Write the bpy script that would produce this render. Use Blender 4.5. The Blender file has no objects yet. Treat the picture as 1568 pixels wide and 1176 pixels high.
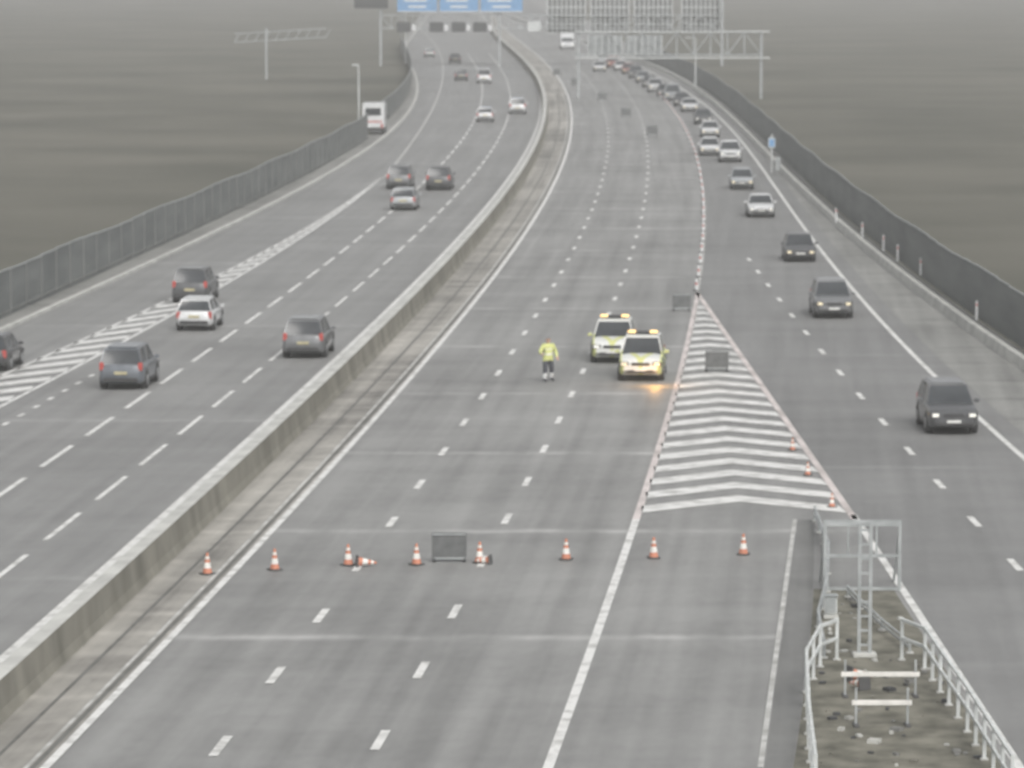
import bpy, bmesh, math, random
from mathutils import Vector, Matrix
random.seed(7)
SC=bpy.context.scene
COL=bpy.context.collection

# ---------------------------------------------------------------- materials
def newmat(name):
    m=bpy.data.materials.new(name); m.use_nodes=True
    nt=m.node_tree; b=nt.nodes["Principled BSDF"]
    return m,nt,b
def N(nt,t,**kw):
    n=nt.nodes.new(t)
    for k,v in kw.items(): setattr(n,k,v)
    return n
def noisy(name,c1,c2,scale=1.0,rough=0.8,vscale=(1,1,1),coord='Object',detail=5,metal=0,lo=.35,hi=.65,spec=.3):
    m,nt,b=newmat(name)
    tc=N(nt,'ShaderNodeTexCoord'); mp=N(nt,'ShaderNodeMapping'); mp.inputs['Scale'].default_value=vscale
    nz=N(nt,'ShaderNodeTexNoise'); nz.inputs['Scale'].default_value=scale; nz.inputs['Detail'].default_value=detail
    cr=N(nt,'ShaderNodeValToRGB')
    cr.color_ramp.elements[0].color=(*c1,1); cr.color_ramp.elements[1].color=(*c2,1)
    cr.color_ramp.elements[0].position=lo; cr.color_ramp.elements[1].position=hi
    nt.links.new(tc.outputs[coord],mp.inputs[0]); nt.links.new(mp.outputs[0],nz.inputs[0])
    nt.links.new(nz.outputs[0],cr.inputs[0]); nt.links.new(cr.outputs[0],b.inputs['Base Color'])
    b.inputs['Roughness'].default_value=rough; b.inputs['Metallic'].default_value=metal
    b.inputs['Specular IOR Level'].default_value=spec
    return m
def plain(name,c,rough=.5,metal=0,emit=0,coat=0,spec=.5):
    m=noisy(name,tuple(v*.88 for v in c),tuple(min(1,v*1.1) for v in c),scale=3,rough=rough,metal=metal,spec=spec)
    b=m.node_tree.nodes["Principled BSDF"]
    if emit:
        b.inputs['Emission Color'].default_value=(*c,1); b.inputs['Emission Strength'].default_value=emit
    b.inputs['Coat Weight'].default_value=coat
    return m

def road_mat(name,base,amp,joints=None,tracks=None,tint=(1,1,.97)):
    """UV: u = metres across from the motorway alignment, v = metres along."""
    m,nt,b=newmat(name); L=nt.links.new
    uv=N(nt,'ShaderNodeUVMap'); sep=N(nt,'ShaderNodeSeparateXYZ'); L(uv.outputs[0],sep.inputs[0])
    def noise(sx,sy,sc,det=4):
        mp=N(nt,'ShaderNodeMapping'); mp.inputs['Scale'].default_value=(sx,sy,1)
        nz=N(nt,'ShaderNodeTexNoise'); nz.inputs['Scale'].default_value=sc; nz.inputs['Detail'].default_value=det
        L(uv.outputs[0],mp.inputs[0]); L(mp.outputs[0],nz.inputs[0]); return nz.outputs[0]
    def M(op,a,b2=None,c=None):
        n=N(nt,'ShaderNodeMath',operation=op)
        for i,v in enumerate((a,b2,c)):
            if v is None: continue
            if isinstance(v,(int,float)): n.inputs[i].default_value=v
            else: L(v,n.inputs[i])
        return n.outputs[0]
    long=noise(1.6,.035,1,5)      # streaks along the lanes
    big=noise(.12,.05,1,4)        # blotches
    cross=noise(.10,.30,1,3)      # bands across
    fine=noise(3,1.2,1,6)
    s=M('MULTIPLY_ADD',M('SUBTRACT',long,.5),1.4*amp,1.0)
    s=M('MULTIPLY_ADD',M('SUBTRACT',big,.5),1.2*amp,s)
    s=M('MULTIPLY_ADD',M('SUBTRACT',cross,.5),1.1*amp,s)
    s=M('MULTIPLY_ADD',M('SUBTRACT',fine,.5),.5*amp,s)
    if tracks:
        for u0 in tracks:
            d=M('ABSOLUTE',M('SUBTRACT',sep.outputs[0],u0))
            k=M('SUBTRACT',1,M('MINIMUM',M('DIVIDE',d,.7),1))
            s=M('MULTIPLY_ADD',k,-.09,s)
    if joints:
        per,ph,gain=joints
        wob=M('MULTIPLY_ADD',noise(.5,.0,1,3),1.0,sep.outputs[1])
        fr=M('FRACT',M('DIVIDE',M('SUBTRACT',wob,ph+.5),per))
        d=M('MULTIPLY',M('MINIMUM',fr,M('SUBTRACT',1,fr)),per)
        k=M('SUBTRACT',1,M('MINIMUM',M('DIVIDE',d,.6),1))
        k=M('MULTIPLY',k,M('MULTIPLY_ADD',noise(.45,.09,1,5),4.2,-1.45))
        s=M('MULTIPLY_ADD',M('MAXIMUM',k,0),gain,s)
    vm=N(nt,'ShaderNodeVectorMath',operation='SCALE'); vm.inputs[0].default_value=tuple(base*t for t in tint)
    L(s,vm.inputs['Scale']); L(vm.outputs[0],b.inputs['Base Color'])
    b.inputs['Roughness'].default_value=.62; b.inputs['Specular IOR Level'].default_value=.35
    return m

# ---------------------------------------------------------------- alignment (metres), t=(y-300)/200
class Curve:
    def __init__(s,c,y0,y1): s.c=c; s.y0=y0; s.y1=y1
    def raw(s,y):
        t=(y-300)/200.; v=0
        for k in s.c: v=v*t+k
        return v
    def __call__(s,y):
        if y<s.y0:
            d=s.raw(s.y0+1)-s.raw(s.y0); return s.raw(s.y0)+(y-s.y0)*d
        if y>s.y1:
            d=s.raw(s.y1)-s.raw(s.y1-1); return s.raw(s.y1)+(y-s.y1)*d
        return s.raw(y)
med_left=Curve([0.2184,-0.4273,-4.0179,8.7328,-1.0024],101,900)
barrier=Curve([0.2559,-0.3977,-4.3467,8.1565,-0.1372],96,900)
r_left=Curve([0.1424,-0.0809,-4.2294,8.1595,2.8185],88,900)
line1=Curve([0.1473,-0.0261,-4.1872,8.2314,6.4119],88,866)
line2=Curve([0.0892,0.0753,-3.9940,8.2453,9.9434],88,853)
r_right=Curve([0.1867,-0.0314,-4.4945,8.1439,14.2087],88,834)
chev_r=Curve([-2.6851,8.5282],128,212)
slip_ln=Curve([-1.6005,9.5163],60,128)
slip_dash=Curve([3.8505,3.0837,14.3611],115,240)
slip_right=Curve([0.8717,-3.4562,0.1597,4.7307,19.7606],133,682)
r_bar=Curve([0.4415,-3.1063,2.5000,2.0498,21.6566],161,690)
l_pave=Curve([0.9542,-1.8160,-6.7512,11.8701,-15.6811],180,760)
l_wall=Curve([0.9959,-2.5488,-5.1249,12.0617,-17.5306],186,770)
hatch_up=Curve([-10.9912,9.1081,-11.0859],155,319)
hatch_lo=Curve([-7.6339,7.7446,-10.9011],150,319)
hatch_dots=Curve([16.8872,-6.8312],140,182)
l_edge_far=Curve([-2.3753,3.7235,-10.3894],319,834)
lineB=Curve([0.2707,-0.4335,-4.4620,8.2463,-7.2999],120,866)
lineA=Curve([0.3038,-0.4993,-4.4051,8.3130,-3.9491],109,866)
slip_sh=Curve([17.7914,24.3452],85,128)
nose_rail=Curve([-16.2787,-14.0809,9.6777],88,126)
ref=line1
def off(c,d): return lambda y: c(y)+d
def ys(y0,y1):
    r=[];y=y0
    while y<y1:
        r.append(y); y+=max(1.5,(y/100.)**2*1.0)
    r.append(y1); return r

def finish(me,name,mats,smooth=False):
    for m in mats: me.materials.append(m)
    o=bpy.data.objects.new(name,me); COL.objects.link(o)
    if smooth:
        for p in me.polygons: p.use_smooth=True
    return o
def ribbon(name,fl,fr,y0,y1,z,mat,nx=6):
    Y=ys(y0,y1); bm=bmesh.new(); uvl=bm.loops.layers.uv.new('UVMap'); rows=[]
    for y in Y:
        a,b=fl(y),fr(y)
        rows.append([bm.verts.new((a+(b-a)*i/nx,y,z)) for i in range(nx+1)])
    for i in range(len(Y)-1):
        for j in range(nx):
            f=bm.faces.new((rows[i][j],rows[i][j+1],rows[i+1][j+1],rows[i+1][j]))
            for l in f.loops:
                l[uvl].uv=(l.vert.co.x-ref(l.vert.co.y),l.vert.co.y)
    me=bpy.data.meshes.new(name); bm.to_mesh(me); bm.free()
    return finish(me,name,[mat])

class MB:
    """mesh builder collecting shaped parts with material slots"""
    def __init__(s): s.bm=bmesh.new(); s.mats=[]
    def mi(s,m):
        if m not in s.mats: s.mats.append(m)
        return s.mats.index(m)
    def _apply(s,verts,mat,M):
        fs=set()
        for v in verts:
            if M is not None: v.co=M@v.co
            for f in v.link_faces: fs.add(f)
        k=s.mi(mat)
        for f in fs: f.material_index=k
    def box(s,c,size,mat,rz=0,rx=0,bev=0):
        r=bmesh.ops.create_cube(s.bm,size=1)
        M=Matrix.Translation(c)@Matrix.Rotation(rz,4,'Z')@Matrix.Rotation(rx,4,'X')@Matrix.Diagonal((*size,1))
        vs=r['verts']; s._apply(vs,mat,M)
        if bev:
            es=list({e for v in vs for e in v.link_edges})
            rr=bmesh.ops.bevel(s.bm,geom=es,offset=bev,segments=2,affect='EDGES')
            k=s.mi(mat)
            for f in rr['faces']: f.material_index=k
    def bar(s,a,b,w,mat):
        a=Vector(a);b=Vector(b);d=b-a
        r=bmesh.ops.create_cube(s.bm,size=1)
        q=d.to_track_quat('Z','Y').to_matrix().to_4x4()
        s._apply(r['verts'],mat,Matrix.Translation((a+b)/2)@q@Matrix.Diagonal((w,w,d.length,1)))
    def cyl(s,a,b,r1,r2,mat,seg=14):
        a=Vector(a);b=Vector(b);d=b-a
        r=bmesh.ops.create_cone(s.bm,cap_ends=True,segments=seg,radius1=r1,radius2=r2,depth=d.length)
        q=d.to_track_quat('Z','Y').to_matrix().to_4x4()
        s._apply(r['verts'],mat,Matrix.Translation((a+b)/2)@q)
    def quad(s,pts,mat):
        f=s.bm.faces.new([s.bm.verts.new(p) for p in pts]); f.material_index=s.mi(mat); return f
    def strip(s,fn,y0,y1,w,z,mat):
        Y=ys(y0,y1); prev=None
        for y in Y:
            x=fn(y); a=s.bm.verts.new((x-w/2,y,z)); b=s.bm.verts.new((x+w/2,y,z))
            if prev:
                f=s.bm.faces.new((prev[0],prev[1],b,a)); f.material_index=s.mi(mat)
            prev=(a,b)
    def loft(s,rings,mat,close=True):
        vr=[[s.bm.verts.new(p) for p in r] for r in rings]; k=s.mi(mat); n=len(vr[0]); out=[]
        for i in range(len(vr)-1):
            for j in range(n if close else n-1):
                f=s.bm.faces.new((vr[i][j],vr[i][(j+1)%n],vr[i+1][(j+1)%n],vr[i+1][j])); f.material_index=k; out.append(f)
        for r in (vr[0],vr[-1]):
            f=s.bm.faces.new(r); f.material_index=k
        return out
    def obj(s,name,loc=(0,0,0),rz=0,smooth_angle=None,bevel=0):
        bmesh.ops.recalc_face_normals(s.bm,faces=s.bm.faces)
        me=bpy.data.meshes.new(name); s.bm.to_mesh(me); s.bm.free()
        o=finish(me,name,s.mats,smooth_angle is not None)
        o.location=loc; o.rotation_euler=(0,0,rz)
        if smooth_angle is not None:
            es=o.modifiers.new('split','EDGE_SPLIT'); es.split_angle=math.radians(smooth_angle)
        return o

# ---------------------------------------------------------------- surface materials
m_right=road_mat('worn_concrete_asphalt',.255,.50,joints=(19.5,105.0,.55),tracks=[-8+6.2,1.0,2.7,4.6,6.4],tint=(1,1,.975))
m_left=road_mat('left_asphalt',.235,.40,joints=(39,115,.3),tint=(1,1,.98))
m_slip=road_mat('slip_asphalt',.208,.40,joints=(39,140,.2),tint=(1,1.0,.985))
m_med=road_mat('reserve_gravel',.28,1.0,joints=(3.1,.3,.3),tint=(1.04,1,.91))
m_verge=road_mat('verge_concrete',.25,.6,joints=(7,.3,-.3),tint=(1,1,.95))
m_nose=noisy('nose_rough_ground',(.09,.088,.07),(.24,.23,.19),scale=1.3,rough=.9,detail=8,lo=.3,hi=.7,vscale=(1,.8,1))
m_ground=noisy('misty_scrub_ground',(.092,.093,.078),(.165,.158,.134),scale=.035,rough=1,detail=12,lo=.28,hi=.72,spec=.05)
m_white=noisy('road_paint_white',(.44,.44,.42),(.74,.74,.72),scale=1.6,rough=.6,detail=6,lo=.30,hi=.55)
m_white2=noisy('road_paint_worn',(.34,.34,.32),(.60,.60,.58),scale=1.2,rough=.6,detail=6,lo=.35,hi=.65)
m_pink=noisy('edge_paint_dirty',(.46,.42,.40),(.68,.62,.60),scale=.4,rough=.6,detail=6,lo=.35,hi=.6)
m_seam=noisy('tar_seam',(.12,.12,.11),(.18,.18,.17),scale=1,rough=.7)
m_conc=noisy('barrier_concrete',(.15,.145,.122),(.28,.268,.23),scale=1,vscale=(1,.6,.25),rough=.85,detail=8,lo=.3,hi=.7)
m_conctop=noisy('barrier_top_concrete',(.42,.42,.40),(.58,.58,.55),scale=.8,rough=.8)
m_galv=noisy('galvanised_steel',(.34,.36,.36),(.48,.50,.50),scale=2,rough=.5,metal=.2)
m_galvl=noisy('pale_painted_steel',(.52,.54,.53),(.66,.68,.67),scale=2,rough=.5)
m_panel=noisy('noise_barrier_panel',(.125,.135,.135),(.18,.19,.187),scale=.5,vscale=(1,.3,2),rough=.6,detail=6)
m_post=noisy('noise_barrier_post',(.16,.165,.16),(.21,.215,.21),scale=1,rough=.6)
m_blue=plain('sign_blue',(.18,.36,.60),.4)
m_signwhite=plain('sign_white',(.75,.76,.76),.4)
m_dark=plain('dark_housing',(.07,.072,.075),.5)
m_signback=noisy('sign_back_grey',(.12,.125,.125),(.17,.175,.175),scale=3,rough=.5)
m_orange=plain('cone_orange',(.60,.24,.15),.6)
m_conew=plain('cone_reflective_white',(.8,.78,.74),.4)
m_rubber=plain('rubber_black',(.09,.09,.09),.7)
m_red=plain('red_plastic',(.55,.16,.14),.5)

# ---------------------------------------------------------------- ground and pavements
bm=bmesh.new()
n=40
vs=[[bm.verts.new((-2500+5000*i/n,-300+4800*j/n,-.16)) for i in range(n+1)] for j in range(n+1)]
for j in range(n):
    for i in range(n): bm.faces.new((vs[j][i],vs[j][i+1],vs[j+1][i+1],vs[j+1][i]))
me=bpy.data.meshes.new('ground'); bm.to_mesh(me); bm.free(); finish(me,'ground',[m_ground])

Y0,Y1=55,1500
ribbon('left_carriageway_road',off(l_pave,-.15),off(barrier,.3),Y0,Y1,0,m_left,10)
ribbon('right_carriageway_road',off(barrier,.3),lambda y:r_right(y)+(8 if y>220 else (16 if y<130 else 10)),Y0,Y1,-.004,m_right,10)
def slipL(y): return slip_ln(y) if y<128 else (chev_r(y) if y<210 else r_right(y))
def slipR(y): return slip_right(y)+1.0 if y>133 else slip_right(133)+1+(133-y)*.05
ribbon('slip_road',slipL,slipR,Y0,Y1,.002,m_slip,6)
ribbon('verge',slipR,off(r_bar,.9),120,Y1,.006,m_verge,4)
ribbon('central_reservation',off(barrier,.3),off(r_left,-.12),Y0,Y1,.004,m_med,4)
ribbon('nose_ground',lambda y:nose_rail(y)-.1,lambda y:slip_ln(y)-.25,Y0,113,.006,m_nose,3)
ribbon('nose_channel_path',lambda y:slip_sh(y)+.1,lambda y:nose_rail(y)-.12,86,127,.002,road_mat('drain_concrete',.19,.6),2)
# kerb at left
mb=MB()
Y=ys(90,1200)
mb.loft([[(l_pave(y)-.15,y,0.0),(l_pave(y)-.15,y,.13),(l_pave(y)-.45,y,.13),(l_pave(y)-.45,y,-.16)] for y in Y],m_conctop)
mb.obj('kerb')
ribbon('left_verge',lambda y:l_wall(y)-.6,lambda y:l_pave(y)-.40,90,1200,.10,m_verge,2)

# ---------------------------------------------------------------- painted markings
mk=MB(); Z=.012
mk.strip(med_left,Y0,Y1,.26,Z,m_white)
mk.strip(r_left,Y0,Y1,.22,Z,m_white)
mk.strip(off(r_left,-.42),Y0,500,.10,Z,m_white2)
mk.strip(off(r_left,-.27),Y0,500,.12,Z,m_seam)
mk.strip(off(r_left,-1.3),Y0,500,.10,Z,m_seam)
mk.strip(r_right,Y0,127,.24,Z,m_white)
mk.strip(r_right,127,212,.24,Z,m_pink)
mk.strip(r_right,212,760,.12,Z,m_white2)
mk.strip(chev_r,127,212,.24,Z,m_pink)
mk.strip(slip_ln,Y0,128,.22,Z,m_white)
mk.strip(slip_right,100,Y1,.22,Z,m_white)
mk.strip(off(slip_sh,0),88,127,.13,Z,m_white2)
mk.strip(hatch_up,150,319,.2,Z,m_white)
mk.strip(hatch_lo,150,319,.2,Z,m_white)
mk.strip(l_edge_far,319,900,.18,Z,m_white2)
def dash(fn,yc0,per,ln,w,y0,y1,mat):
    k=math.ceil((y0-yc0)/per); y=yc0+k*per
    while y<y1:
        a,b=y-ln/2,y+ln/2
        mk.quad([(fn(a)-w/2,a,Z),(fn(a)+w/2,a,Z),(fn(b)+w/2,b,Z),(fn(b)-w/2,b,Z)],mat)
        y+=per
dash(line1,90.4,9,2.3,.22,70,640,m_white)
dash(line2,91.1,9,2.3,.22,70,640,m_white)
dash(lineA,125.5,9,6,.18,100,700,m_white)
dash(lineB,134.1,9,6,.2,100,700,m_white)
dash(slip_dash,126.5,9,2.3,.22,100,236,m_white)
dash(hatch_dots,150,2.9,1.0,.2,140,184,m_white)
# chevrons in the nose (apex of each points up-traffic)
yb=128.5; k=0
while yb<206:
    xl=r_right(yb)+.12; xr=chev_r(yb)-.12
    if xr-xl<.3: break
    xm=(xl+xr)/2; rise=min(2.6,(xr-xl)*.42); w=1.55
    mk.quad([(xl,yb,Z),(xm,yb+rise,Z),(xm,yb+rise+w,Z),(xl+.02,yb+w,Z)],m_white)
    mk.quad([(xm,yb+rise,Z),(xr,yb,Z),(xr-.08,yb+w,Z),(xm,yb+rise+w,Z)],m_white)
    yb+=3.35
# hatch stripes in left nose
y=150
while y<285:
    a,b=hatch_up(y)+.1,hatch_lo(y+3.5)-.1
    if b>a: mk.quad([(a,y,Z),(b,y+3.5,Z),(b,y+5.2,Z),(a,y+1.7,Z)],m_white)
    y+=3.7
mk.obj('lane_markings')

# ---------------------------------------------------------------- barriers
mb=MB()
Y=ys(Y0,1300)
rings=[]
for y in Y:
    b=barrier(y)
    rings.append([(b-.12,y,.0),(b-.08,y,.22),(b,y,.90),(b+.42,y,.90),(b+.50,y,.25),(b+.60,y,0)])
fs=mb.loft(rings,m_conc)
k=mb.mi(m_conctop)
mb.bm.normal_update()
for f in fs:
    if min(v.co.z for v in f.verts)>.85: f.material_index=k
mb.obj('concrete_median_barrier')

mb=MB(); Y=ys(110,1200)
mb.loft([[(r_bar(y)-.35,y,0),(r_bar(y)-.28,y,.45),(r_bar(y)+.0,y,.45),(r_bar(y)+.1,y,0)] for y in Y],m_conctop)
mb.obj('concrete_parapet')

def fence(name,fn,y0,y1,h,gap,z0=0.1,wav=.0):
    mb=MB(); y=y0; i=0
    while y<y1:
        y2=y+4.0*(1 if y<400 else 2)
        a=(fn(y),y);b=(fn(y2),y2)
        hh=h+wav*math.sin(i*.9)
        mb.quad([(a[0],a[1],z0),(b[0],b[1],z0),(b[0],b[1],hh),(a[0],a[1],hh)],m_panel)
        mb.quad([(a[0]-.08,a[1],z0),(b[0]-.08,b[1],z0),(b[0]-.08,b[1],hh),(a[0]-.08,a[1],hh)],m_panel)
        mb.box((a[0],a[1],hh/2),(.11,.11,hh),m_post)
        mb.bar((a[0],a[1],hh+.02),(b[0],b[1],hh+.02),.06,m_galv)
        mb.bar((a[0],a[1],z0+.25),(b[0],b[1],z0+.25),.1,m_post)
        y=y2;i+=1
    return mb.obj(name)
fence('noise_barrier_fence',off(l_wall,0),150,380,2.4,0,wav=.06)
fence('noise_barrier_fence',off(l_wall,-.6),404,760,2.4,0)
fence('noise_barrier_fence',off(r_bar,1.0),130,690,2.5,0,wav=.06)

for (x,y) in [(22.2,237.2),(22.3,229.4),(22.6,219.4),(22.6,192.7),(21.9,248),(21.4,262)]:
    mb=MB(); mb.box((0,0,.45),(.12,.08,.9),m_signwhite,bev=.015); mb.box((0,-.045,.75),(.08,.02,.14),m_red); mb.box((0,0,.93),(.14,.1,.06),m_galv)
    mb.obj('marker_post',(x-.4,y,.3))

# ---------------------------------------------------------------- gantries
def truss(mb,xa,xb,y,z0,z1,dep,mat,step=1.6,t=.14):
    for yy in (y-dep/2,y+dep/2):
        for z in (z0,z1): mb.bar((xa,yy,z),(xb,yy,z),t,mat)
    n=int((xb-xa)/step)
    for i in range(n+1):
        x=xa+(xb-xa)*i/n
        for yy in (y-dep/2,y+dep/2): mb.bar((x,yy,z0),(x,yy,z1),t*.7,mat)
        for z in (z0,z1): mb.bar((x,y-dep/2,z),(x,y+dep/2,z),t*.6,mat)
        if i<n:
            x2=xa+(xb-xa)*(i+1)/n
            for yy in (y-dep/2,y+dep/2):
                mb.bar((x,yy,z0 if i%2 else z1),(x2,yy,z1 if i%2 else z0),t*.6,mat)
mb=MB(); GY=625
truss(mb,-20.2,32.3,GY,5.7,7.7,1.6,m_galv)
for x in (-20.2,-1.9,32.3):
    for d in (-.7,.7):
        mb.bar((x,GY+d,-.1),(x,GY+d,10.5),.34,m_galv)
    for z in (1.5,3,4.5): mb.bar((x,GY-.7,z),(x,GY+.7,z+1),.12,m_galv)
for (xa,xb) in ((-17.6,-11.5),(-11.1,-5.2),(-4.8,1.6)):
    mb.box(((xa+xb)/2,GY-1.2,10.0),(xb-xa,.12,3.6),m_blue,bev=.03)
    mb.box(((xa+xb)/2,GY-1.27,8.28),(xb-xa-.1,.02,.12),m_signwhite)
    for q in range(3):
        mb.box(((xa+xb)/2-.3*q,GY-1.27,9.0+q*.95),((xb-xa)*(.45+.12*q),.02,.3),m_signwhite)
for i,x in enumerate((-16.6,-11.6,-8.2,-4.9)):
    mb.box((x,GY-1.3,5.9),(2.1,.5,1.5),m_dark,bev=.05)
    mb.box((x+1.5,GY-1.25,5.8),(.55,.2,.9),m_signwhite,bev=.03)
mb.box((-21.6,GY-1.2,9.7),(5.2,.2,1.9),m_dark,bev=.04)
# backs of the opposing signs: stiffened frames
for k in range(4):
    xa=5.5+k*6.7
    if k==3: xa=26.2
    for j in range(9): mb.bar((xa+j*.72,GY+1.1,5.0),(xa+j*.72,GY+1.1,11),.2,m_galvl)
    for z in (5.0,6.3,7.6,8.9,10.2): mb.bar((xa,GY+1.15,z),(xa+5.8,GY+1.15,z),.17,m_galvl)
    mb.box((xa+2.9,GY+1.3,8),(5.9,.06,6.0),m_signback)
mb.box((3.4,GY-1.2,6.0),(2.0,.4,1.6),m_galvl,bev=.03)
mb.obj('sign_gantry')

mb=MB(); GY=489
truss(mb,7.6,30,GY,5.2,7.9,1.2,m_galv,step=1.9,t=.13)
for z in (4.85,8.0): mb.bar((7.6,GY-.9,z),(31,GY-.9,z),.16,m_galvl)
for x in (8.0,30):
    mb.bar((x,GY-.5,-.1),(x,GY-.5,8),.28,m_galv); mb.bar((x,GY+.5,-.1),(x,GY+.5,8),.28,m_galv)
for xa in (9.2,14.0):
    mb.box((xa+2,GY+.9,6.3),(4.2,.1,2.4),m_galv)
    for j in range(6): mb.bar((xa+j*.8,GY-.75,5.1),(xa+j*.8,GY-.75,7.6),.1,m_galvl)
mb.obj('sign_gantry')

mb=MB(); GY=562
mb.bar((-34,GY,-.2),(-34,GY,7),.28,m_galv)
for z in (5.0,6.2): mb.bar((-38.4,GY,z),(-25.7,GY,z+.7),.13,m_galv)
for i in range(10): mb.bar((-38.4+i*1.4,GY,5+i*.07),(-38.4+i*1.4+.7,GY,6.2+i*.07),.1,m_galv)
mb.obj('cantilever_sign_gantry')

def pole(name,x,y,h,side=1):
    mb=MB(); mb.cyl((0,0,-.2),(0,0,h),.11,.06,m_galvl); mb.cyl((0,0,-.2),(0,0,1.2),.16,.16,m_galvl)
    mb.bar((0,0,h-.05),(side*.8,0,h+.1),.09,m_galvl)
    mb.box((side*1.0,0,h+.08),(.7,.3,.16),m_galvl,bev=.04)
    mb.obj(name,(x,y,0))
pole('cctv_pole',-14.9,394.2,6.6,-.3)
pole('street_lamp',-16.8,640,9)
pole('street_lamp',23.5,520,6.5,-1)
mb=MB(); mb.cyl((0,0,-.1),(0,0,3.1),.06,.06,m_galvl); mb.box((0,-.08,2.4),(.55,.04,.8),m_galvl,bev=.01); mb.box((0,-.11,2.4),(.42,.02,.6),m_blue)
mb.box((0.5,0,.7),(.4,.3,1.1),m_galv,bev=.04)
mb.obj('traffic_sign',(20.9,326,0))

# ---------------------------------------------------------------- nose equipment
mb=MB()
for x in (8.8,10.9):
    mb.bar((x,112.7,0),(x,112.7,2.0),.09,m_galv)
for z in (1.0,1.97): mb.bar((8.8,112.7,z),(10.9,112.7,z),.08,m_galv)
mb.bar((8.8,112.7,.06),(10.9,112.7,.06),.08,m_galv)
for x in (9.45,9.75,10.25): mb.bar((x,112.7,1.0),(x,112.7,1.97),.05,m_galv)
for x in (8.8,10.9): mb.bar((x,112.7,1.9),(x,114.4,.0),.06,m_galv)
mb.obj('steel_portal_frame')
mb=MB()
for dx in (-.14,.14): mb.bar((9.0+dx,102.1,0),(9.0+dx,102.1,3.45),.085,m_galv)
for i in range(9): mb.bar((8.86,102.1,.3+i*.37),(9.14,102.1,.3+i*.37),.05,m_galv)
mb.bar((8.0,102.15,3.4),(9.9,102.15,3.4),.08,m_galv)
mb.box((9.0,102.1,.05),(.6,.5,.1),m_conctop,bev=.02)
mb.obj('sign_support_mast')
mb=MB(); mb.box((0,0,.36),(.34,.3,.5),m_galvl,bev=.04); mb.box((0,-.155,.38),(.26,.02,.38),m_galv); mb.box((0,0,.06),(.4,.36,.1),m_conctop,bev=.01); mb.box((0,0,.63),(.38,.34,.04),m_galv,bev=.01)
mb.obj('equipment_cabinet',(8.6,108,.006))

def rail(name,pts,h=1.05,post=1.5,mat=m_galvl,t=.07):
    mb=MB()
    for si,(a,b) in enumerate(zip(pts[:-1],pts[1:])):
        A=Vector((*a,0));B=Vector((*b,0)); n=max(1,int((B-A).length/post))
        for z in (h*.55,h): mb.bar(A+Vector((0,0,z)),B+Vector((0,0,z)),t,mat)
        for i in range(0 if si==0 else 1,n+1):
            p=A.lerp(B,i/n); mb.bar(p,p+Vector((0,0,h+.05)),t*1.15,mat)
            mb.box(p+Vector((0,0,.03)),(.18,.18,.035),m_conctop)
    mb.obj(name)
rail('guard_rail',[(8.25,101.5),(7.75,100.5),(7.15,97.0),(6.7,90),(6.4,84)])
rail('guard_rail',[(9.9,101.5),(10.35,100.2),(10.4,97.0),(10.5,92),(10.55,84)])
rail('low_fence_rail',[(9.55,126.5),(9.4,119),(8.85,112.4),(8.15,106.5),(7.95,101.8)],h=.45,post=2.4,t=.06,mat=m_galv)
rail('low_fence_rail',[(9.35,111.5),(9.8,106),(10.2,102.5)],h=.3,post=3,t=.05,mat=m_galv)
mb=MB()
for (y,x0,x1) in ((96.5,7.95,9.85),(92.8,7.9,9.3)):
    mb.box(((x0+x1)/2,y,.55),(x1-x0,.05,.12),m_conew,bev=.01)
    for x in (x0+.1,x1-.1):
        mb.bar((x,y+.01,0),(x,y+.01,.9),.05,m_galv); mb.box((x,y,.03),(.12,.5,.05),m_rubber)
mb.obj('works_barrier')
# scattered debris / stones on the rough nose ground
mb=MB()
for i in range(90):
    y=random.uniform(86,111); x=random.uniform(nose_rail(y)+.2,slip_ln(y)-.5)
    s=random.uniform(.03,.12)
    mb.box((x,y,.01+s*.3),(s*random.uniform(.8,2.2),s*random.uniform(.8,2),s*.7),random.choice([m_conc,m_verge,m_dark,m_conctop]),rz=random.uniform(0,3),bev=s*.15)
mb.obj('stones')

def cone_mesh(mb,base,ax=(0,0,1),s=1.0):
    ax=Vector(ax).normalized(); b=Vector(base)
    q=ax.to_track_quat('Z','Y').to_matrix().to_4x4()
    T=Matrix.Translation(b)@q
    def P(z): return T@Vector((0,0,z*s))
    r=bmesh.ops.create_cube(mb.bm,size=1); mb._apply(r['verts'],m_rubber,T@Matrix.Translation((0,0,.025*s))@Matrix.Diagonal((.42*s,.42*s,.05*s,1)))
    zs=[(.05,.17),(.22,.137),(.42,.105),(.54,.083),(.64,.064),(.76,.035)]
    ms=[m_orange,m_conew,m_orange,m_conew,m_orange]
    for i in range(5):
        mb.cyl(P(zs[i][0]),P(zs[i+1][0]),zs[i][1]*s,zs[i+1][1]*s,ms[i],seg=14)
def cone(x,y,s=1.,ax=(0,0,1),z=.012):
    mb=MB(); cone_mesh(mb,(0,0,0),ax,s); mb.obj('traffic_cone',(x,y,z),rz=random.uniform(0,1.5) if ax[2]==1 else 0,smooth_angle=40)
for x,y in [(-8.8,115.7),(-6.9,116.5),(-4.8,117.4),(-2.8,117.5),(-.95,117.9),(1.6,118.5),(4.2,118.8),(6.9,119.5)]:
    cone(x,y,.82)
cone(-4.55,117.1,.8,(1,.2,-.12),.18)
cone(-.62,117.6,.65,(-.9,.3,-.12),.15)
for x,y in [(10.1,144.7),(10.15,137.8),(10.35,129.8)]: cone(x,y,.6)
cone(8.3,98.5,.9,(.9,.3,-.12),.2); cone(8.6,97.3,.8,(-.5,.8,-.12),.18)
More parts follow.
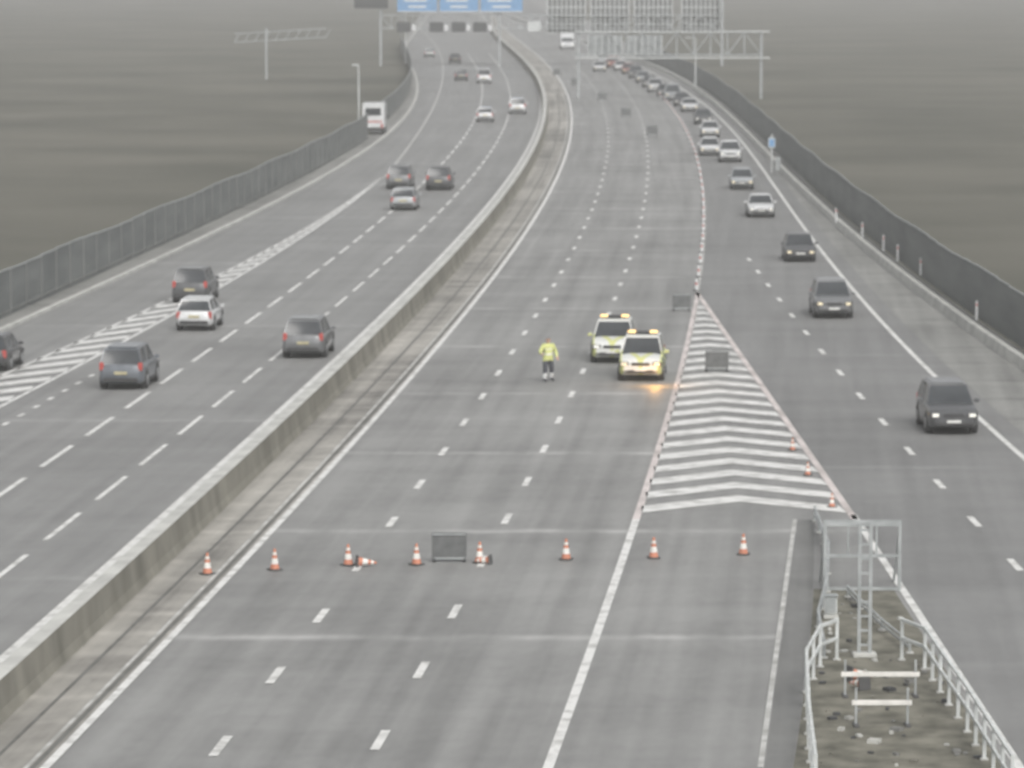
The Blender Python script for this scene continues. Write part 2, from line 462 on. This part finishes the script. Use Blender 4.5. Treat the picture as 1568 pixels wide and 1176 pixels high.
# slim reflective lane cylinders along the slip taper
def cylinder_post(x,y,s=1):
    mb=MB(); mb.cyl((0,0,0),(0,0,.06),.16*s,.14*s,m_rubber); mb.cyl((0,0,.06),(0,0,.55*s),.075*s,.06*s,m_signwhite); mb.cyl((0,0,.30*s),(0,0,.40*s),.076*s,.072*s,m_red); mb.cyl((0,0,.55*s),(0,0,.6*s),.06*s,.03*s,m_signwhite)
    mb.obj('lane_delineator_post',(x,y,.012),smooth_angle=40)
y=213
while y<500:
    cylinder_post(r_right(y)-.1,y,1.05); y+=9

def board(x,y,w,h,z0=.25):
    mb=MB()
    mb.box((0,0,z0+h/2),(w,.04,h),m_signback,bev=.012)
    mb.box((0,-.03,z0+.04),(w*.96,.04,.05),m_galv); mb.box((0,-.03,z0+h-.05),(w*.96,.03,.04),m_galv)
    for s in (-1,1):
        mb.bar((s*w*.38,.04,z0+h*.8),(s*w*.4,.5,.03),.045,m_dark)
        mb.bar((s*w*.44,-.03,z0+.05),(s*w*.44,-.12,.03),.045,m_dark)
        mb.box((s*w*.44,.2,.03),(.08,.6,.05),m_rubber)
    mb.obj('road_works_sign',(x,y,.012))
board(-1.85,118.1,1.02,.80,.06)
board(8.45,201,.9,.75,.1)
board(8.75,172,1.0,.8,.1)
for x,y in [(6.3,571),(8.2,528),(10.6,476.4),(12.1,430.6),(13.4,387.4)]: board(x,y,1.05,.9,.2)

# ---------------------------------------------------------------- vehicles
m_glass=plain('tinted_glass',(.05,.055,.06),.15,spec=.6)
m_tyre=plain('tyre',(.04,.04,.04),.8)
m_rim=plain('wheel_rim',(.35,.36,.37),.35,metal=.6)
m_trim=plain('black_trim',(.06,.06,.062),.5)
m_head=plain('headlamp',(.95,.93,.85),.2,emit=.8)
m_headw=plain('headlamp_warm',(.95,.82,.58),.2,emit=.8)
m_tail=plain('tail_lamp',(.42,.08,.07),.3,emit=.15)
m_platef=plain('plate_white',(.75,.75,.72),.4)
m_plater=plain('plate_yellow',(.50,.45,.28),.4)
m_amber=plain('amber_beacon',(1,.68,.3),.3,emit=1.0)
PAINT={}
def paint(c):
    if c not in PAINT: PAINT[c]=plain('car_paint_%d'%len(PAINT),c,.32,metal=.1,coat=.6)
    return PAINT[c]
def hivis_paint():
    m,nt,b=newmat('patrol_livery'); L=nt.links.new
    tc=N(nt,'ShaderNodeTexCoord'); sp=N(nt,'ShaderNodeSeparateXYZ'); L(tc.outputs['Object'],sp.inputs[0])
    def M(op,a,b2=None):
        n=N(nt,'ShaderNodeMath',operation=op)
        for i,v in enumerate((a,b2)):
            if v is None: continue
            if isinstance(v,(int,float)): n.inputs[i].default_value=v
            else: L(v,n.inputs[i])
        return n.outputs[0]
    ax=M('ABSOLUTE',sp.outputs[0])
    # yellow at the flanks and on diagonal bonnet stripes, dark squares along the flanks
    diag=M('GREATER_THAN',M('FRACT',M('MULTIPLY',M('ADD',ax,M('MULTIPLY',sp.outputs[1],.35)),1.15)),.72)
    flank=M('GREATER_THAN',ax,.80)
    lowz=M('LESS_THAN',sp.outputs[2],1.18)
    yel=M('MULTIPLY',M('MAXIMUM',flank,diag),lowz)
    chk=M('GREATER_THAN',M('FRACT',M('ADD',M('MULTIPLY',sp.outputs[1],.8),M('MULTIPLY',M('GREATER_THAN',sp.outputs[2],.72),.5))),.5)
    blk=M('MULTIPLY',M('MULTIPLY',chk,M('GREATER_THAN',ax,.87)),lowz)
    m1=N(nt,'ShaderNodeMix',data_type='RGBA'); m1.inputs[6].default_value=(.72,.73,.70,1); m1.inputs[7].default_value=(.64,.66,.28,1); L(yel,m1.inputs[0])
    m2=N(nt,'ShaderNodeMix',data_type='RGBA'); m2.inputs[7].default_value=(.12,.17,.14,1); L(m1.outputs[2],m2.inputs[6]); L(blk,m2.inputs[0])
    L(m2.outputs[2],b.inputs['Base Color']); b.inputs['Roughness'].default_value=.35
    return m
STY={ # L,W,H, belt, rear: tail deck height, cabin y: rear base, rear roof, front roof, front base (fractions of L/2)
 'saloon':dict(L=4.6,W=1.82,H=1.44,belt=.92,tail=.97,hood=.80,cab=(-.74,-.42,.12,.44)),
 'hatch':dict(L=4.2,W=1.78,H=1.48,belt=.94,tail=.98,hood=.82,cab=(-.96,-.78,.14,.50)),
 'suv':dict(L=4.6,W=1.90,H=1.70,belt=1.06,tail=1.08,hood=.98,cab=(-.97,-.84,.14,.46)),
 'mpv':dict(L=4.8,W=1.92,H=1.90,belt=1.10,tail=1.12,hood=1.0,cab=(-.98,-.92,.30,.66)),
}
def car(name,x,y,fn,away,style,color,lit=True,livery=None,warm=False,turn=0,beacon=False):
    S=STY[style]; L,W,H=S['L'],S['W'],S['H']; h=L/2; w=W/2; body=livery or paint(color)
    mb=MB()
    bl,tl,hd=S['belt'],S['tail'],S['hood']
    st=[(-h,.80,.42,tl-.28),(-h+.10,.90,.30,tl-.06),(-h+.35,.975,.24,tl),(-h*.55,1,.21,bl+.02),(0,1,.20,bl),(h*.42,1,.20,bl-.01),(h*.62,.99,.22,hd+.03),(h-.42,.96,.24,hd-.03),(h-.14,.90,.28,hd-.14),(h,.76,.36,hd-.28)]
    rings=[]
    for (yy,ws,zb,zt) in st:
        ww=w*ws; zm=(zb+zt)/2
        half=[(ww*.86,zb),(ww*.98,zb+.10),(ww,zm),(ww*.985,zt-.13),(ww*.93,zt-.03),(ww*.55,zt+.02)]
        rings.append([(a,yy,b) for a,b in half]+[(-a,yy,b) for a,b in reversed(half)])
    mb.loft(rings,body)
    # cabin
    c=[k*h for k in S['cab']]
    wb,wr=w*.93,w*.74
    zb=bl-.03
    B=[(-wb,c[0],tl-.04),(wb,c[0],tl-.04),(wb,c[3],zb-.02),(-wb,c[3],zb-.02)]
    T=[(-wr,c[1],H-.03),(wr,c[1],H-.03),(wr,c[2],H),(-wr,c[2],H)]
    ymid=(c[1]+c[2])/2
    bm=mb.bm; V=lambda p:bm.verts.new(p)
    vB=[V(p) for p in B]; vT=[V(p) for p in T]
    bmL,bmR=V((-wb,ymid,zb)),V((wb,ymid,zb)); tmL,tmR=V((-wr-.01,ymid,H+.01)),V((wr+.01,ymid,H+.01))
    ki=mb.mi(body); kg=mb.mi(m_glass)
    win=[bm.faces.new(q) for q in [(vB[0],vB[1],vT[1],vT[0]),(vB[2],vB[3],vT[3],vT[2]),
        (vB[1],bmR,tmR,vT[1]),(bmR,vB[2],vT[2],tmR),(bmL,vB[0],vT[0],tmL),(vB[3],bmL,tmL,vT[3])]]
    roof=[bm.faces.new(q) for q in [(vT[0],vT[1],tmR,tmL),(tmL,tmR,vT[2],vT[3])]]
    for f in win+roof: f.material_index=ki
    bmesh.ops.recalc_face_normals(bm,faces=win+roof)
    bmesh.ops.inset_individual(bm,faces=win,thickness=.055,depth=-.012)
    for f in win: f.material_index=kg
    # raised roof skin
    mb.box((0,(c[1]+c[2])/2,H+.012),(wr*1.75,abs(c[2]-c[1])*.93,.045),body,bev=.02)
    # wheels
    for sx in (-1,1):
        for yy in (-h*.60,h*.60):
            r=.33 if style!='suv' else .37
            mb.cyl((sx*(w-.25),yy,r+.04),(sx*(w+.006),yy,r+.04),r+.07,r+.07,m_trim,20)
            mb.cyl((sx*(w-.22),yy,r),(sx*(w+.016),yy,r),r,r,m_tyre,20)
            mb.cyl((sx*(w-.02),yy,r),(sx*(w+.026),yy,r),r*.62,r*.58,m_rim,12)
        mb.box((sx*(w-.02),0,.33),(.06,L*.42,.12),m_trim,bev=.02)
        mb.box((sx*(w+.09),c[3]-.42,bl+.06),(.20,.13,.14),body,bev=.03)
        mb.box((sx*(w+.004),0,bl-.18),(.02,L*.35,.03),m_trim)
        # head and tail lamps
        mb.box((sx*w*.72,h-.10,hd-.24),(.42,.26,.17),m_trim,bev=.04)
        mb.box((sx*w*.72,h-.065,hd-.24),(.32,.24,.13),(m_headw if warm else m_head) if lit else m_rim,bev=.04)
        tz=tl-.22 if style in('saloon','hatch') else tl-.12
        mb.box((sx*w*.84,-h+.11,tz),(.26 if style=='saloon' else .18,.16,.15 if style=='saloon' else .34),m_tail,bev=.03)
        mb.box((sx*w*.66,h-.03,.42),(.18,.1,.09),m_trim,bev=.02)
    mb.box((0,h-.05,hd-.26),(w*.85,.14,.15),m_trim,bev=.03)
    mb.box((0,h-.02,.42),(w*1.2,.14,.14),m_trim,bev=.03)
    mb.box((0,h+.03,.50),(.52,.03,.12),m_platef)
    mb.box((0,-h+.0,.42),(w*1.5,.14,.16),m_trim,bev=.03)
    mb.box((0,-h-.02,.70),(.52,.05,.12),m_plater)
    if beacon:
        mb.box((0,ymid+.35,H+.12),(w*1.35,.32,.12),m_trim,bev=.03)
        mb.box((-w*.48,ymid+.35,H+.14),(.36,.34,.12),m_amber,bev=.03); mb.box((w*.48,ymid+.35,H+.14),(.36,.34,.12),m_amber,bev=.03)
    d=(fn(y+3)-fn(y-3))/6.
    rz=-math.atan(d)+(0 if away else math.pi)+turn
    return mb.obj(name,(x,y,.012),rz,smooth_angle=38)
DK=(.10,.103,.107);BL=(.15,.165,.185);GR=(.19,.195,.20);WH=(.72,.73,.73);SI=(.42,.44,.45);BK=(.06,.06,.064);RD=(.30,.10,.09)
# y given is at the rear/front bumper line closest to the camera; car centre = y + L/2
def put(x,yb,fn,away,style,col,**k):
    yc=yb+STY[style]['L']/2; s=(fn(yc)-fn(yb))
    return car(k.pop('name','car'),x+s,yc,fn,away,style,col,**k)
put(-16.0,164.6,lineB,True,'suv',BL)
put(-9.2,177.3,lineA,True,'suv',GR)
put(-15.0,190.1,lineB,True,'hatch',WH)
put(-16.4,205.2,lineB,True,'suv',DK)
put(-22.4,171.7,lineB,True,'hatch',BK)
put(-8.5,303.2,lineB,True,'suv',GR)
put(-7.5,278.2,lineB,True,'hatch',SI)
put(-5.5,301.5,lineA,True,'suv',DK)
put(-2.8,420.9,lineB,True,'hatch',WH)
put(0.6,440.8,lineA,True,'suv',WH)
put(-3.7,540.8,lineA,True,'mpv',WH)
put(-6.9,551.5,lineB,True,'hatch',DK)
put(-8.9,635.9,lineB,True,'saloon',BK)
put(-13.6,670,lineB,True,'hatch',SI)
# slip-road queue, facing the camera
put(16.4,149.2,slip_right,False,'suv',DK)
put(15.7,196.5,slip_right,False,'suv',GR,warm=True)
put(16.6,232.3,slip_right,False,'hatch',DK,warm=True)
put(16.7,270.8,slip_right,False,'saloon',WH)
put(17.2,302.4,r_right,False,'hatch',SI,warm=True)
put(18.4,341.2,r_right,False,'suv',WH,name='car')
put(18.9,386.0,r_right,False,'hatch',WH,warm=True)
q=[(17.2,352,'hatch',WH),(19.6,415,'hatch',DK),(19.6,446.1,'saloon',WH),(19.4,462,'hatch',BK),(19.0,478.5,'mpv',SI),(18.6,492,'hatch',DK),(18.0,507,'suv',WH),(17.9,525,'saloon',BK),(17.6,543,'hatch',SI),(17.2,561,'suv',DK),(16.7,580,'hatch',RD),(16.0,595,'saloon',WH),(15.3,610,'suv',RD),(14.2,628,'hatch',SI),(12.8,592,'hatch',WH)]
for i,(x,y,s,c) in enumerate(q): put(x,y,r_right,False,s,c,warm=(i%2==0))
LV=hivis_paint()
put(5.35,167.8,r_right,False,'suv',WH,name='patrol_car',livery=LV,beacon=True,warm=True)
put(4.35,175.2,r_right,False,'suv',WH,name='patrol_car',livery=LV,beacon=True)
# amber hazard lamp reflecting on the road in front of the patrol car
ld=bpy.data.lights.new('patrol_car_hazard_lamp','POINT'); ld.energy=70; ld.color=(1,.5,.12); ld.shadow_soft_size=.1
lo=bpy.data.objects.new('patrol_car_hazard_lamp',ld); COL.objects.link(lo); lo.location=(5.9,166.2,.5)

# box vans
def boxvan(x,y,fn,away,c,W=2.1,H=3.1,L=6.0,name='box_van'):
    mb=MB(); P=paint(c); w=W/2; h=L/2
    mb.box((0,-h*.28,(H+.75)/2),(W,L*.70,H-.75),P,bev=.05)
    mb.loft([[( w*.94,yy,.5),( w*.94,yy,zt),(-w*.94,yy,zt),(-w*.94,yy,.5)] for yy,zt in ((h*.42,2.15),(h*.62,2.1),(h*.82,1.35),(h,1.1))],P)
    mb.quad([(w*.8,h*.645,2.03),(-w*.8,h*.645,2.03),(-w*.86,h*.825,1.40),(w*.86,h*.825,1.40)],m_glass)
    mb.box((0,0,.55),(W*.9,L*.96,.2),m_trim,bev=.03)
    for sx in (-1,1):
        for yy in (-h*.6,h*.62):
            mb.cyl((sx*(w-.3),yy,.38),(sx*(w+.005),yy,.38),.38,.38,m_tyre,18); mb.cyl((sx*(w-.05),yy,.38),(sx*(w+.02),yy,.38),.22,.2,m_rim,12)
        mb.box((sx*w*.8,-h*.985,.95),(.2,.08,.4),m_tail,bev=.02); mb.box((sx*w*.78,h-.02,.85),(.3,.12,.18),m_head,bev=.03)
        mb.box((sx*(w+.1),h*.55,1.7),(.12,.1,.35),m_trim,bev=.02)
    mb.box((0,-h*.985,2.3),(W*.7,.03,.7),m_glass); mb.box((0,-h*.985,1.35),(W*.8,.04,.12),m_red)
    d=(fn(y+3)-fn(y-3))/6.
    mb.obj(name,(x,y,.012),-math.atan(d)+(0 if away else math.pi),smooth_angle=35)
boxvan(-13.3,393,lineB,True,WH)
boxvan(9.8,726,r_right,False,WH,W=2.4,H=3.2)

# ---------------------------------------------------------------- patrol officer
def person(x,y,rz):
    J={ # joints: co, radius
    'pel':((0,0,.96),.17),'spi':((0,.01,1.12),.175),'che':((0,.02,1.32),.20),'nb':((0,.0,1.49),.09),'nk':((0,.01,1.55),.06),
    'hd1':((0,.02,1.64),.09),'hd2':((0,.01,1.73),.088),
    'sl':((-.22,.0,1.43),.10),'el':((-.34,.03,1.18),.075),'wl':((-.30,.20,.98),.05),'pl':((-.29,.26,.92),.04),
    'sr':((.22,.0,1.43),.10),'er':((.40,.06,1.20),.075),'wr':((.44,.26,1.14),.05),'pr':((.445,.33,1.13),.04),
    'hl':((-.11,0,.88),.135),'kl':((-.15,.04,.50),.095),'al':((-.18,-.04,.10),.07),'tl':((-.20,.13,.05),.05),
    'hr':((.11,0,.88),.135),'kr':((.17,.08,.50),.095),'ar':((.21,.08,.10),.07),'tr':((.24,.25,.05),.05),
    'nose':((0,.115,1.665),.014),'earl':((-.09,.01,1.675),.016),'earr':((.09,.01,1.675),.016)}
    E=[('pel','spi'),('spi','che'),('che','nb'),('nb','nk'),('nk','hd1'),('hd1','hd2'),('che','sl'),('sl','el'),('el','wl'),('wl','pl'),
       ('che','sr'),('sr','er'),('er','wr'),('wr','pr'),('pel','hl'),('hl','kl'),('kl','al'),('al','tl'),('pel','hr'),('hr','kr'),('kr','ar'),('ar','tr'),
       ('hd1','nose'),('hd1','earl'),('hd1','earr')]
    for side,pa,base,dirv in (('l','pl',Vector(J['pl'][0]),Vector((0.02,.08,-.06))),('r','pr',Vector(J['pr'][0]),Vector((.02,.10,-.01)))):
        for i in range(4):
            o=Vector(((i-1.5)*.021,0,0)); ln=(.8,1.,.95,.75)[i]
            a=base+o+dirv*.25; b=a+dirv*.5*ln; c=b+dirv*.4*ln+Vector((0,-.005,-.02))
            J['f%s%da'%(side,i)]=(tuple(a),.010);J['f%s%db'%(side,i)]=(tuple(b),.009);J['f%s%dc'%(side,i)]=(tuple(c),.008)
            E+= [(pa,'f%s%da'%(side,i)),('f%s%da'%(side,i),'f%s%db'%(side,i)),('f%s%db'%(side,i),'f%s%dc'%(side,i))]
        s=1 if side=='l' else -1
        t1=base+Vector((s*.035,-.01,0)); t2=t1+Vector((s*.02,.04,-.01))
        J['t%s1'%side]=(tuple(t1),.012);J['t%s2'%side]=(tuple(t2),.010); E+=[(pa,'t%s1'%side),('t%s1'%side,'t%s2'%side)]
    names=list(J); me=bpy.data.meshes.new('p'); me.from_pydata([J[n][0] for n in names],[(names.index(a),names.index(b)) for a,b in E],[])
    o=bpy.data.objects.new('p',me); COL.objects.link(o)
    sk=o.modifiers.new('s','SKIN'); sd=o.modifiers.new('d','SUBSURF'); sd.levels=2; sd.render_levels=2
    for i,n in enumerate(names):
        v=me.skin_vertices[0].data[i]; v.radius=(J[n][1],J[n][1]*(.8 if n in('che','spi','pel') else 1)); v.use_root=(n=='pel')
    bpy.context.view_layer.update()
    ev=o.evaluated_get(bpy.context.evaluated_depsgraph_get()); m2=bpy.data.meshes.new_from_object(ev)
    bpy.data.objects.remove(o)
    mats=[plain('hivis_jacket',(.62,.66,.26),.7,emit=0),plain('navy_trousers',(.07,.075,.09),.8),plain('skin',(.55,.36,.28),.5),plain('hair',(.07,.05,.035),.7),plain('boots',(.03,.03,.03),.5),plain('reflective_band',(.75,.76,.76),.3)]
    for m in mats: m2.materials.append(m)
    for p in m2.polygons:
        c=p.center; k=0
        if c.z<.10: k=4
        elif c.z<.84 and abs(c.x)<.32 : k=1
        if c.z>1.53 and abs(c.x)<.15: k=2
        if c.z>1.70 or (c.z>1.60 and c.y<-.02): k=3
        if k==0 and (1.08<c.z<1.13 or 1.27<c.z<1.31) and abs(c.x)<.25: k=5
        for h in ('pl','pr'):
            if (c-Vector(J[h][0])).dot(Vector((0,1,0)))>-.03 and (c-Vector(J[h][0])).length<.2: k=2
        if (.14<c.z<.34) and k==1: k=5
        p.material_index=k; p.use_smooth=True
    o=bpy.data.objects.new('traffic_officer',m2); COL.objects.link(o); o.location=(x,y,.012); o.rotation_euler=(0,0,rz); o.scale=(1.05,1.05,1.05)
person(1.5,168.0,math.radians(-150))

# ---------------------------------------------------------------- haze (a real homogeneous mist layer)
fm=bpy.data.materials.new('mist_volume'); fm.use_nodes=True; nt=fm.node_tree; nt.nodes.clear()
vo=N(nt,'ShaderNodeVolumeScatter'); vo.inputs['Color'].default_value=(.425,.425,.41,1); vo.inputs['Density'].default_value=.0014; vo.inputs['Anisotropy'].default_value=0
out=N(nt,'ShaderNodeOutputMaterial')
nt.links.new(vo.outputs[0],out.inputs['Volume'])
mb=MB(); mb.box((0,1400,30),(2400,3200,64),fm); mb.obj('mist')

# ---------------------------------------------------------------- light
w=bpy.data.worlds.new('World'); SC.world=w; w.use_nodes=True; nt=w.node_tree
bg=nt.nodes['Background']; sky=N(nt,'ShaderNodeTexSky'); sky.sky_type='NISHITA'; sky.sun_disc=False
EL,AZ=math.radians(48),math.radians(160)
sky.sun_elevation=EL; sky.sun_rotation=AZ; sky.dust_density=4
hs=N(nt,'ShaderNodeHueSaturation'); hs.inputs['Saturation'].default_value=.12
nt.links.new(sky.outputs[0],hs.inputs['Color']); nt.links.new(hs.outputs[0],bg.inputs['Color']); bg.inputs['Strength'].default_value=.15
sl=bpy.data.lights.new('sun','SUN'); sl.energy=1.5; sl.angle=math.radians(40); sl.color=(1,.97,.91)
so=bpy.data.objects.new('sun',sl); COL.objects.link(so)
d=Vector((math.sin(AZ)*math.cos(EL),math.cos(AZ)*math.cos(EL),math.sin(EL)))
so.rotation_euler=d.to_track_quat('Z','Y').to_euler()

# ---------------------------------------------------------------- camera
c=bpy.data.cameras.new('camera'); c.sensor_width=36; c.lens=6200/1568*36; c.clip_end=8000; c.clip_start=.5
c.dof.use_dof=True; c.dof.focus_distance=30; c.dof.aperture_fstop=4.8
co=bpy.data.objects.new('camera',c); COL.objects.link(co); co.location=(0,0,18)
co.rotation_euler=(math.pi/2-math.atan(668/6200),0,0)
SC.camera=co
SC.view_settings.view_transform='Standard'; SC.view_settings.look='None'; SC.view_settings.exposure=0
